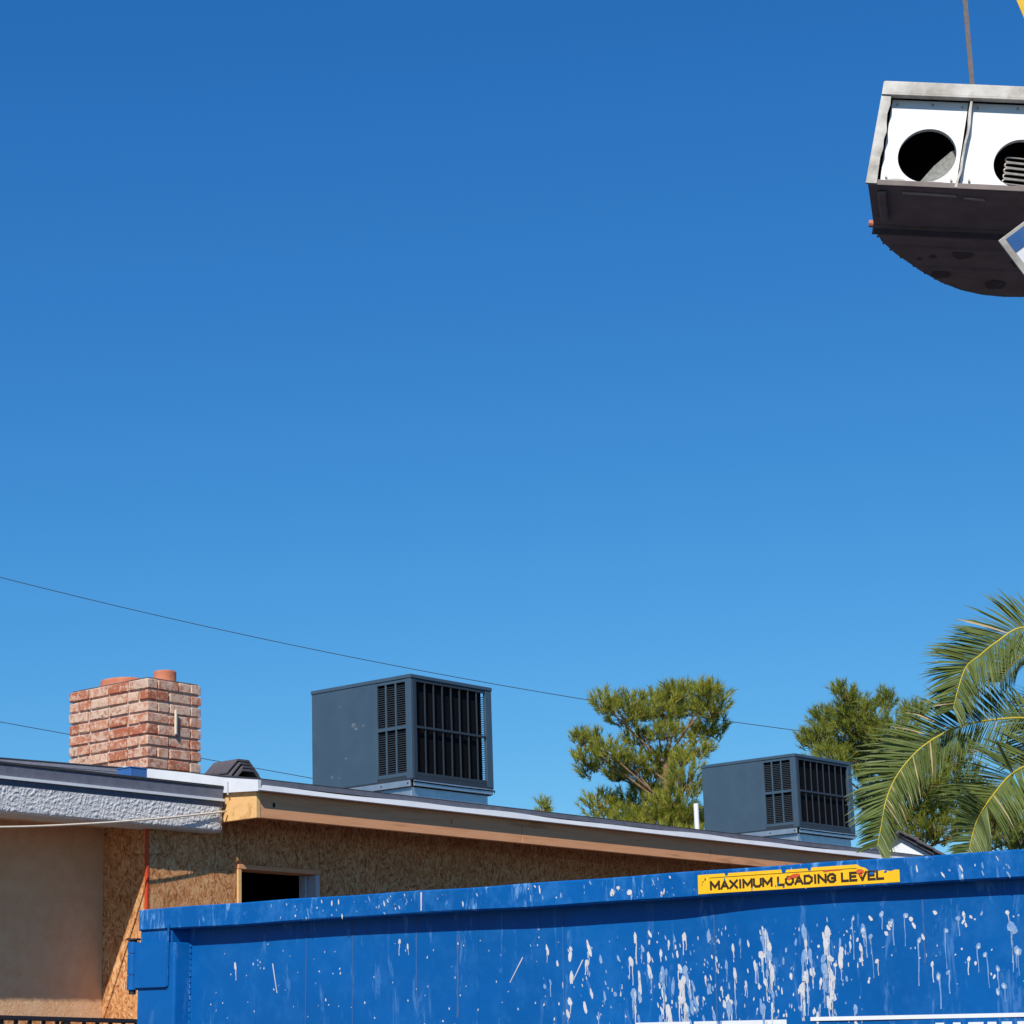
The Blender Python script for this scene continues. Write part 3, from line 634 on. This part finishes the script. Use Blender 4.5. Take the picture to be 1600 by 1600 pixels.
# ------------------------------------------------------------------ old unit hanging from the crane
e1 = Vector((.5484, -.8276, -.1197)); e2 = Vector((-.1182, .1784, -.9768)); e3 = Vector((.8336, .5524, 0))
P0 = Vector((8.792, 4.764, 6.055)); BH = .505
U = thing('hanging_air_conditioner', 'battered old air conditioner with round duct holes hanging from crane straps', 'air conditioner', tuple(P0))
def lp(a, b, c): return tuple(e1*a+e2*b+e3*c)                    # along the front, down the front, towards the back
outl = [(0, 0), (.055, .5), (.10, .68), (.18, .85), (.32, 1.08), (.43, 1.23), (.54, 1.33), (.65, 1.385), (.76, 1.40), (.87, 1.385), (.98, 1.33), (1.09, 1.23), (1.2, 1.08), (1.34, .85), (1.42, .68), (1.465, .5), (1.52, 0)]
sh = MB(); k = len(outl)
sh.add([lp(a, .0, c) for a, c in outl]+[lp(a, BH, c) for a, c in outl], [(i, i+1, k+i+1, k+i) for i in range(1, k-2)]+[(0, 1, k+1, k), (k-2, k-1, 2*k-1, 2*k-2)])
sh.build('shell', 'old_metal', U, raw=True)
MB().prism([lp(a, -.012, c) for a, c in outl], e2*.012).build('top_cover', 'old_metal', U)
# underside: flat front tray, then the rounded pan a little lower with a folded rim
MB().prism([lp(*q) for q in ((0, BH, 0), (.055, BH, .53), (1.465, BH, .53), (1.52, BH, 0))], e2*-.012).build('front_tray', 'old_dark', U)
for c_ in (.72, 1.0):
    MB().prism([lp(.16 if c_ < .9 else .30, BH+.0125, c_), lp(1.36 if c_ < .9 else 1.22, BH+.0125, c_), lp(1.36 if c_ < .9 else 1.22, BH+.022, c_+.012), lp(.16 if c_ < .9 else .30, BH+.022, c_+.012)], e3*.02).build('pan_rib', 'old_dark', U)
pan = MB().prism([lp(a, BH+.012, c) for a, c in outl[1:-1]], e2*-.02).build('round_pan', 'old_dark', U)
MB().prism([lp(.05, BH+.0, .50), lp(1.47, BH+.0, .50), lp(1.47, BH+.03, .53), lp(.05, BH+.03, .53)], e3*.02).build('pan_fold', 'spot', U)
sc_ = MB()
for i in range(1, k-2):
    a0, c0 = outl[i]; a1, c1 = outl[i+1]
    for t in (.25, .75):
        a, c = a0+(a1-a0)*t, c0+(c1-c0)*t; sc_.tube([lp(a, BH-.012, c-.01), lp(a+(a-.76)*.014, BH+.004, c+.014)], .0065, 6)
tag(sc_.build('rim_screws', 'spot', U), kind='stuff')
for a, c, r_ in ((.50, .80, .055), (.80, .88, .06), (.42, 1.10, .05), (.70, 1.22, .055), (.58, 1.02, .018), (.36, .86, .02), (.30, .9, .014), (.95, 1.1, .05)):
    s_ = MB(); s_.add([lp(a+r_*random.uniform(.85, 1.1)*math.cos(t*.3927), BH+.0145, c+r_*1.3*random.uniform(.85, 1.1)*math.sin(t*.3927)) for t in range(16)], [tuple(range(16))]); s_.build('rubber_foot', 'spot', U, raw=True)
MB().prism([lp(.045, BH+.002, .06), lp(.085, BH+.002, .05), lp(.12, BH+.002, .40), lp(.085, BH+.002, .42)], e2*.02).build('bracket', 'old_dark', U, .008)
for a0, a1, c in ((.16, .40, .06), (.44, .53, .09)): MB().prism([lp(a0, BH+.002, c), lp(a1, BH+.002, c+.01), lp(a1+.01, BH+.002, c+.035), lp(a0, BH+.002, c+.02)], e2*.004).build('torn_strip', 'old_metal', U)
MB().tube([lp(.10, BH-.012, .52), lp(.03, BH-.016, .53)], .018, 10).build('pipe_stub', 'terracotta', U)
# front: flange frame, two white panels with duct holes, bent divider
FR = MB().box((0, 0, 0), (1, 1, 1))
def slab(a0, a1, b0, b1, c0, c1): return [lp(a0, b0, c0), lp(a1, b0, c0), lp(a1, b0, c1), lp(a0, b0, c1), lp(a0, b1, c0), lp(a1, b1, c0), lp(a1, b1, c1), lp(a0, b1, c1)]
MB().hexa(slab(-.004, 1.524, -.004, .052, -.012, .006)).build('top_flange', 'old_metal', U, .003)
MB().hexa(slab(-.004, 1.524, .054, .064, -.02, .02)).build('flange_lip', 'old_metal', U, .002)
def bent(name, A0, A1, w_, wob, ca, cb, seed):
    R = random.Random(seed); m = MB(); k = 10; vs = []
    for i in range(k+1):
        t = i/k; b = .066+.434*t; a = A0+(A1-A0)*t+(wob*math.sin(t*3.1)*.6+R.uniform(-.3, .3)*wob if 0 < i < k else 0); ww = w_*(1+R.uniform(-.12, .12)); o_ = R.uniform(-.004, .004)
        vs += [lp(A0+(A1-A0)*t if name == 'side_flange' else a, b, ca), lp(a+ww, b, ca+o_), lp(a+ww, b, cb), lp(a, b, cb)]
    m.add(vs, [(i*4+j, i*4+(j+1) % 4, i*4+4+(j+1) % 4, i*4+4+j) for i in range(k) for j in range(4)]+[(0, 1, 2, 3), (k*4+3, k*4+2, k*4+1, k*4)])
    return m.build(name, 'old_metal', U)
bent('side_flange', -.004, -.012, .046, .006, -.012, .006, 3)
MB().hexa(slab(1.48, 1.524, .09, .5, -.012, .006)).build('side_flange', 'old_metal', U, .003)
MB().hexa(slab(.036, 1.48, .478, .505, -.004, .01)).build('bottom_flange', 'old_dark', U, .003)
def holed(a0, a1, b0, b1, ca, cb, r_, dep):
    p = MB(); n = 48; outer = []; inner = []
    for i in range(n):
        t = 2*math.pi*i/n; cx, cy = math.cos(t), math.sin(t)
        s_ = min(((a1-ca)/cx if cx > 1e-6 else (a0-ca)/cx if cx < -1e-6 else 9), ((b1-cb)/cy if cy > 1e-6 else (b0-cb)/cy if cy < -1e-6 else 9))
        outer.append((ca+cx*s_, cb+cy*s_)); inner.append((ca+r_*cx, cb+r_*cy))
    for cn in ((a0, b0), (a1, b0), (a1, b1), (a0, b1)):           # pull the nearest outer points onto the corners
        j = min(range(n), key=lambda q: (outer[q][0]-cn[0])**2+(outer[q][1]-cn[1])**2); outer[j] = cn
    p.add([lp(a, b, dep) for a, b in outer]+[lp(a, b, dep) for a, b in inner]+[lp(a, b, dep+.03) for a, b in inner],
          [(i, (i+1) % n, n+(i+1) % n, n+i) for i in range(n)]+[(n+i, n+(i+1) % n, 2*n+(i+1) % n, 2*n+i) for i in range(n)])
    return p.build('duct_panel', 'old_white', U, raw=True)
holed(.05, .395, .066, .474, .245, .335, .132, .034); holed(.41, .93, .066, .474, .665, .352, .117, .036); holed(.945, 1.475, .066, .474, 1.2, .30, .12, .034)
bent('divider', .402, .388, .011, .016, -.006, .05, 8)
MB().hexa(slab(.932, .943, .09, .476, 0, .06)).build('divider', 'old_metal', U, .002)
for a, b in ((.075, .09), (.235, .085), (.37, .09), (.075, .45), (.37, .452), (.44, .09), (.62, .085), (.80, .09), (.45, .45)):
    MB().tube([lp(a, b, .026), lp(a, b, .036)], .006, 8).build('screw', 'old_metal', U)
for a, b, w_, h_ in ((.12, .462, .05, .008), (.30, .466, .06, .006)):
    s_ = MB(); s_.add([lp(a+w_*random.uniform(.6, 1.1)*math.cos(t*.6283), b+h_*random.uniform(.6, 1.1)*math.sin(t*.6283), .0325) for t in range(10)], [tuple(range(10))]); s_.build('grime_patch', 'old_metal', U, raw=True)
# dark lining of the cabinet, grey insulation and a coil seen through the holes
lin = MB(); lin.add([lp(a, b, c) for a, b, c in ((.03, .02, .07), (1.49, .02, .07), (1.44, .02, .5), (.08, .02, .5), (.03, .49, .07), (1.49, .49, .07), (1.44, .49, .5), (.08, .49, .5))], [(0, 1, 2, 3), (4, 5, 6, 7), (0, 3, 7, 4), (1, 2, 6, 5), (2, 3, 7, 6)])
lin.build('lining', 'dark', U, raw=True)
s_ = MB(); s_.add([lp(.42, .488, .085), lp(.42, .25, .085), lp(.35, .29, .085), lp(.285, .36, .09), lp(.225, .45, .10), lp(.21, .488, .10)], [(0, 1, 2, 3, 4, 5)]); s_.build('insulation', 'insul', U, raw=True)
for i in range(5):
    b = .30+i*.027; MB().tube(catmull([lp(.80, b, .13), lp(.63, b, .10), lp(.605, b+.005, .10), lp(.605, b+.017, .10), lp(.63, b+.022, .10), lp(.80, b+.022, .13)], 4), .004, 6).build('coil_tube', 'copper', U)
# loose cover plate dangling at the right, and the lifting straps
A = Vector((0.296, -0.357, -0.785)); q1 = Vector((.4025, -.7263, .5572)); q2 = Vector((.5148, -.3237, -.7938)); q3 = q1.cross(q2).normalized()
cp = MB().hexa([tuple(A+q1*a+q2*b+q3*c) for c in (0, .012) for a, b in ((0, 0), (.34, 0), (.34, .22), (0, .22))]).build('cover_plate', 'old_metal', U, .002)
sg = 1 if q3.dot(Vector((-.75, -.6, -.24))) > 0 else -1; cc = .0135 if sg > 0 else -.0015
MB().add([tuple(A+q1*a+q2*b+q3*cc) for a, b in ((.03, .015), (.32, .015), (.32, .09), (.03, .09))], [(0, 1, 2, 3)]).build('plate_print', 'blue_trim', cp, raw=True)
MB().add([tuple(A+q1*a+q2*b+q3*cc) for a, b in ((.03, .095), (.32, .095), (.32, .205), (.03, .205))], [(0, 1, 2, 3)]).build('plate_print', 'white_print', cp, raw=True)

def strap(name, m, a, c, w_, lean, label):
    p = Vector(lp(a, -.012, c)); hook = p+Vector((0, 0, 3.3))-e1*lean; sd = e1*w_; th = e3*.003
    o = MB().hexa([tuple(v-p) for v in (p-sd-th, p+sd-th, p+sd+th, p-sd+th, hook-sd-th, hook+sd-th, hook+sd+th, hook-sd+th)]).build(name, m, None, loc=tuple(P0+p)); tag(o, label, 'strap', 'straps on the hanging unit')
strap('lifting_strap', 'strap', .40, .02, .011, .0, 'grey webbing strap rising from the top edge of the hanging unit')
strap('lifting_strap', 'strap_yellow', .79, .02, .02, 1.0, 'yellow webbing strap at the right edge above the hanging unit')

# ------------------------------------------------------------------ overhead wires
def wire(a, b, sag, t0, t1, label):
    a, b = Vector(a), Vector(b); pts = []
    for i in range(61):
        t = t0+(t1-t0)*i/60; p = a.lerp(b, t); p.z -= 4*sag*t*(1-t); pts.append(p)
    o = MB().tube([p-pts[0] for p in pts], .007, 5).build('overhead_wire', 'wire', None, loc=tuple(pts[0])); tag(o, label, 'wire', 'overhead wires')
wire((27.963, 35.258, 11.629), (38.284, 23.65, 8.238), .25, -.5, 1.6, 'upper thin wire crossing the sky from the left edge past both air conditioners')
wire((28.014, 35.217, 8.781), (32.432, 31.196, 7.632), .0, -1, 3.2, 'lower thin wire passing behind the brick chimney')

# ------------------------------------------------------------------ neighbour's tiled gable
N = thing('neighbour_house', 'far house corner with dark tiled gable and white end wall behind the palm', 'house', (28.74, 16.23, .33))
gx = Vector((.30, -.55, 0)).normalized(); gy = Vector((.75, .6, 0)).normalized()
def npt(s_, d_, z): v = gx*s_+gy*d_; return (v.x, v.y, z)
ap, hw, ez = 4.62, 1.3, 3.75
MB().prism([npt(-hw, .10, ez), npt(0, .10, ap-.04), npt(hw, .10, ez), npt(hw, .10, -.4), npt(-hw, .10, -.4)], gy*6).build('end_wall', 'plaster', N)
for sgn, m in ((-1, 'tile_sunlit'), (1, 'tile')):  # left slope: sunlit side of the roof, its brightness put into the colour
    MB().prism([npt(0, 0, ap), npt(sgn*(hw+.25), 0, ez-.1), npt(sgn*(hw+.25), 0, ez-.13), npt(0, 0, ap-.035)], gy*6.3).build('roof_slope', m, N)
    for r_ in range(7):
        for c_ in range(3):
            t0, t1 = r_/7, (r_+1)/7+.02; d0 = -.06+c_*.32
            z0, z1 = ap+(ez-.1-ap)*t0, ap+(ez-.1-ap)*t1; s0, s1 = sgn*(hw+.25)*t0, sgn*(hw+.25)*t1
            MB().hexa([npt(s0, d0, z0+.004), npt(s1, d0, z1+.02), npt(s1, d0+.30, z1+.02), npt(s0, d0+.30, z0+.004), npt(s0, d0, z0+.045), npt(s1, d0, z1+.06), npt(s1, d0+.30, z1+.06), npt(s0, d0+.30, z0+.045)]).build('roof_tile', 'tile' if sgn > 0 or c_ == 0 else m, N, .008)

# ------------------------------------------------------------------ trees
def pine(label, base, blobs, seed, mat, dens=1.0, trunk_top=None):
    R = random.Random(seed); T = thing('pine_tree', label, 'tree', base)
    ctr = Vector((0, 0, 0)); top = max(b[2] for b in blobs)
    tt = Vector(trunk_top or (0, 0, top-1.2))
    tp = catmull([(0, 0, -.4), (.05, .03, tt.z*.4), (tt.x*.6-.04, tt.y*.6, tt.z*.8), tuple(tt)], 14)
    tr = MB(); tr.tube(tp, .13, 9, .04)
    nd = MB()
    for bx_, by_, bz_, rx, rz in blobs:
        c = Vector((bx_, by_, bz_))
        st = min(tp, key=lambda p: abs((bz_-R.uniform(.35, 1.3))-p.z)+(1.5 if p.z > bz_-.1 else 0))
        mid = st.lerp(c, R.uniform(.4, .65))+Vector((R.uniform(-.16, .16), R.uniform(-.16, .16), R.uniform(-.14, .06)))
        br = catmull([st, mid, c], 5); tr.tube(br, .026, 6, .010)
        nt_ = int(dens*(16+560*rx*rz**.5*rx**.4))
        for i in range(nt_):
            while True:
                v = Vector((R.uniform(-1, 1), R.uniform(-1, 1), R.uniform(-1, 1)))
                if .25 < v.length < 1: break
            p = c+Vector((v.x*rx, v.y*rx, v.z*rz))
            dirn = (Vector((v.x*.55, v.y*.55, .55+v.z*.35))+Vector((R.uniform(-.35, .35), R.uniform(-.35, .35), R.uniform(-.1, .3)))).normalized()
            if R.random() < .4: tr.tube([br[-2].lerp(p, .15), p.lerp(c, .35)-Vector((0, 0, .03)), p], .008, 4, .004)
            ln_ = R.uniform(.12, .20)
            a = dirn.cross(Vector((.3, .5, .8))).normalized(); b2 = dirn.cross(a)
            for q in range(26):
                s_ = R.random()*ln_; th = R.uniform(0, 6.283); op = R.uniform(.25, .85)
                d2 = (dirn*math.cos(op)+(a*math.cos(th)+b2*math.sin(th))*math.sin(op)); o_ = p+dirn*s_
                nl = R.uniform(.09, .16); sd = d2.cross(Vector((R.uniform(-1, 1), R.uniform(-1, 1), R.uniform(-1, 1)))).normalized()*.0068
                nd.add([tuple(o_-sd), tuple(o_+sd), tuple(o_+d2*nl)], [(0, 1, 2)])
    tr.build('trunk', 'bark', T, smooth=True); nd.build('crown', mat, T, raw=True)
    return T
# crown masses of the trees: centre (from the trunk base), horizontal and vertical radius, metres
PINE_A_BASE = [32.8, 22.9, 0.3]
PINE_A = [(-1.17, 0.49, 7.66, 0.24, 0.2), (-0.57, 0.42, 7.57, 0.42, 0.31), (0.08, 0.27, 7.68, 0.45, 0.29), (0.71, 0.12, 7.87, 0.45, 0.29), (0.04, -0.84, 7.65, 0.31, 0.33), (0.41, -0.6, 7.3, 0.24, 0.27), (0.43, 0.15, 8.01, 0.22, 0.13), (-0.17, -0.93, 7.86, 0.17, 0.13), (-1.11, 1.15, 7.15, 0.1, 0.15), (-0.6, 1.2, 7.16, 0.11, 0.17), (-0.31, 1.54, 6.85, 0.29, 0.29), (-0.96, 0.59, 6.86, 0.29, 0.22), (-0.39, 0.54, 6.68, 0.33, 0.27), (0.16, 0.53, 6.44, 0.4, 0.31), (-0.39, -0.59, 6.31, 0.35, 0.33), (0.08, -0.5, 6.88, 0.22, 0.18), (-0.57, 1.16, 6.04, 0.29, 0.22), (0.13, 0.95, 6.07, 0.45, 0.29), (-0.38, -0.23, 5.88, 0.44, 0.31), (-0.35, 0.49, 5.66, 0.89, 0.24), (0.52, 0.01, 5.69, 0.45, 0.28), (-0.64, -0.24, 5.16, 0.98, 0.33), (-0.23, -0.06, 7.18, 0.29, 0.13), (0.42, -0.22, 7.25, 0.2, 0.11), (0.23, 0.82, 7.24, 0.25, 0.11), (-0.27, -0.39, 6.7, 0.15, 0.13), (-0.12, 0.17, 6.83, 0.16, 0.11), (-0.2, 1.03, 6.58, 0.22, 0.11)]
PINE_B_BASE = [36.57, 20.66, 0.3]
PINE_B = [(-0.98, 0.37, 7.96, 0.16, 0.2), (-0.53, 0.47, 7.76, 0.28, 0.26), (0.16, 0.17, 7.94, 0.15, 0.15), (0.02, 1.27, 7.73, 0.36, 0.24), (-0.62, 0.2, 7.51, 0.46, 0.35), (-0.69, 1.18, 7.29, 0.33, 0.21), (-0.02, 0.91, 7.3, 0.5, 0.35), (-0.6, -0.29, 7.22, 0.46, 0.32), (0.01, -0.47, 7.63, 0.21, 0.14), (0.21, 0.07, 6.88, 0.54, 0.38), (0.3, 0.8, 6.85, 0.38, 0.31), (-0.16, -0.62, 6.42, 0.53, 0.42), (0.1, -0.18, 6.01, 0.63, 0.42), (0.93, -0.78, 6.26, 0.54, 0.59), (0.24, -1.85, 5.65, 0.62, 0.53), (0.06, -0.56, 5.54, 0.63, 0.35), (1.17, -1.73, 5.39, 0.47, 0.4), (0.35, 0.71, 6.26, 0.24, 0.31), (-0.94, 0.73, 6.73, 0.46, 0.35), (0.46, -0.84, 6.91, 0.47, 0.35)]
PINE_C_BASE = [33.81, 26.57, 0.3]
PINE_C = [(-0.52, -0.41, 6.32, 0.04, 0.07), (-0.18, -0.13, 6.22, 0.1, 0.08), (0.15, 0.17, 6.09, 0.26, 0.19), (0.52, 0.41, 5.84, 0.41, 0.24)]
PALM_BASE = [15.74, 7.18, 0.15]
PALM_HEART = [-0.01, 0.01, 3.77]
FRONDS = [
    [(-0.0, 0.0, 3.84), (-0.16, 0.14, 4.55), (-0.35, 0.35, 4.65), (-0.52, 0.49, 4.54), (-0.66, 0.57, 4.43), (-0.78, 0.62, 4.34), (-0.89, 0.64, 4.17), (-0.99, 0.64, 4.01)] ,
    [(-0.0, 0.01, 3.79), (-0.18, 0.19, 3.94), (-0.37, 0.4, 3.98), (-0.53, 0.54, 3.97), (-0.69, 0.67, 3.94), (-0.85, 0.8, 3.87), (-1.0, 0.9, 3.77), (-1.13, 0.97, 3.65), (-1.25, 1.01, 3.52), (-1.36, 1.03, 3.36), (-1.45, 1.03, 3.18), (-1.54, 1.02, 3.03)] ,
    [(-0.01, 0.01, 3.74), (-0.28, 0.16, 3.74), (-0.57, 0.33, 3.6), (-0.79, 0.35, 3.51), (-1.0, 0.36, 3.38), (-1.21, 0.36, 3.24), (-1.4, 0.33, 3.11), (-1.59, 0.29, 2.92)] ,
    [(-0.0, 0.01, 3.81), (0.04, 0.2, 4.2), (0.09, 0.38, 4.47), (0.13, 0.57, 4.54), (0.18, 0.74, 4.48), (0.24, 0.88, 4.38)] ,
]
pine('rounded green pine standing between the two air conditioners', PINE_A_BASE, PINE_A, 1, 'needles', 1.0, (-.05, .1, 6.95))
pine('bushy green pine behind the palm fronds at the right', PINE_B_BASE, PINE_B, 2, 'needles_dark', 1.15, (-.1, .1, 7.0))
pine('pine whose tiny tip just clears the roof line left of the rounded pine', PINE_C_BASE, PINE_C, 3, 'needles', .6, (-.52, -.41, 6.3))

PT = thing('palm_tree', 'feather palm with long arching fronds at the right edge', 'tree', PALM_BASE)
hp = Vector(PALM_HEART)
tk = MB(); tk.tube(catmull([(.12, -.1, -.4), (.06, -.05, 1.2), (.0, 0, 2.6), tuple(hp-Vector((0, 0, .12)))], 8), .17, 14, .13)
for i in range(90):
    a = i*2.4; z = .1+i*.039; tk.tube([(.15*math.cos(a)+.04, .15*math.sin(a)-.03, z), (.21*math.cos(a)+.03, .21*math.sin(a)-.02, z+.09)], .03, 5, .012)
tk.build('trunk', 'palm_trunk', PT)
def frond(pts, seed, ll=.34, twist=False):
    R = random.Random(seed); C_ = catmull(pts, 10); n = len(C_)
    ra = MB(); ra.tube(C_, .009, 7, .003); rac = ra.build('frond', 'rachis', PT, smooth=True)
    lf = MB(); dl = MB(); L_ = sum((C_[i+1]-C_[i]).length for i in range(n-1)); cnt = int(L_/.0125)
    view = Vector((-.82, -.4, -.12)).normalized()
    for k in range(cnt):
        t = .14+.86*k/cnt; i = min(n-2, int(t*(n-1))); p = C_[i].lerp(C_[i+1], t*(n-1)-i)
        d = (C_[min(i+2, n-1)]-C_[max(i-1, 0)]).normalized()
        side = d.cross(Vector((0, 0, 1)));
        if side.length < .2: side = d.cross(Vector((.6, -.75, .2)))
        side.normalize(); upv = side.cross(d).normalized()
        if upv.z < 0: upv = -upv
        if twist: side = (d.cross(Vector((.86, .48, .16))).normalized()*.9+side*.42*(1 if side.x < 0 else -1)).normalized(); side *= (1 if side.z > 0 else -1); upv = Vector((-.80, -.50, .30)).normalized()
        prof = min(1, .45+2.2*t)*(1-.55*max(0, t-.6)/.4)
        for sg in (1, -1):
            l = ll*prof*R.uniform(.78, 1.12)*(.80 if twist and sg < 0 else 1)
            fw_ = .42+.40*t+(.15 if sg < 0 else 0)+R.uniform(-.13, .13)
            dr = (side*sg*.86+d*fw_+upv*((.38 if not twist else .12)+R.uniform(-.16, .16))).normalized()
            w_ = (.0095 if sg > 0 else .0062)*R.uniform(.8, 1.15); nrm = dr.cross(d).normalized(); wd_ = nrm.cross(dr).normalized(); an = R.gauss(.35 if sg > 0 else .75, .35)*(1 if twist else .5); wd_, nrm = wd_*math.cos(an)+nrm*math.sin(an), nrm*math.cos(an)-wd_*math.sin(an)
            droop = Vector((0, 0, -1))*l*R.uniform(.03, .14)*(2.0 if twist and sg < 0 else 1)
            P = [p, p+dr*l*.35-droop*(-.10), p+dr*l*.7+droop*.35, p+dr*l+droop]
            W = [w_*.5, w_, w_*.75, w_*.08]; fold = nrm*.35
            vs = []
            for pp, ww in zip(P, W): vs += [tuple(pp-wd_*ww+fold*ww), tuple(pp), tuple(pp+wd_*ww+fold*ww)]
            (dl if R.random() < (.05 if t < .5 else .025) else lf).add(vs, [(r_*3+c_, r_*3+c_+1, r_*3+c_+4, r_*3+c_+3) for r_ in range(3) for c_ in range(2)])
    if dl.v: tag(dl.build('dry_leaflets', 'dry_leaf', rac, raw=True), kind='stuff')
    tag(lf.build('leaflets', 'palm', rac, raw=True), kind='stuff')
for i, P in enumerate(FRONDS): frond(P, 40+i, (.40, .42, .46, .30)[i], True)
for i in range(15):                                              # the rest of the crown, right of the picture
    az = math.radians(-150+i*22+((i*53) % 11)); el = (.9, .35, .65)[i % 3]
    dx, dy = math.cos(az), math.sin(az)
    if dx*-.63+dy*.775 > .25: continue
    Lf = 1.75; P = [hp]
    for k in range(1, 7):
        t = k/6; P.append(hp+Vector((dx, dy, 0))*Lf*(t*.95)*(.8 if el > .8 else .95)+Vector((0, 0, el*Lf*t*.9-1.25*Lf*t*t*.62)))
    frond(P, 60+i, .40)
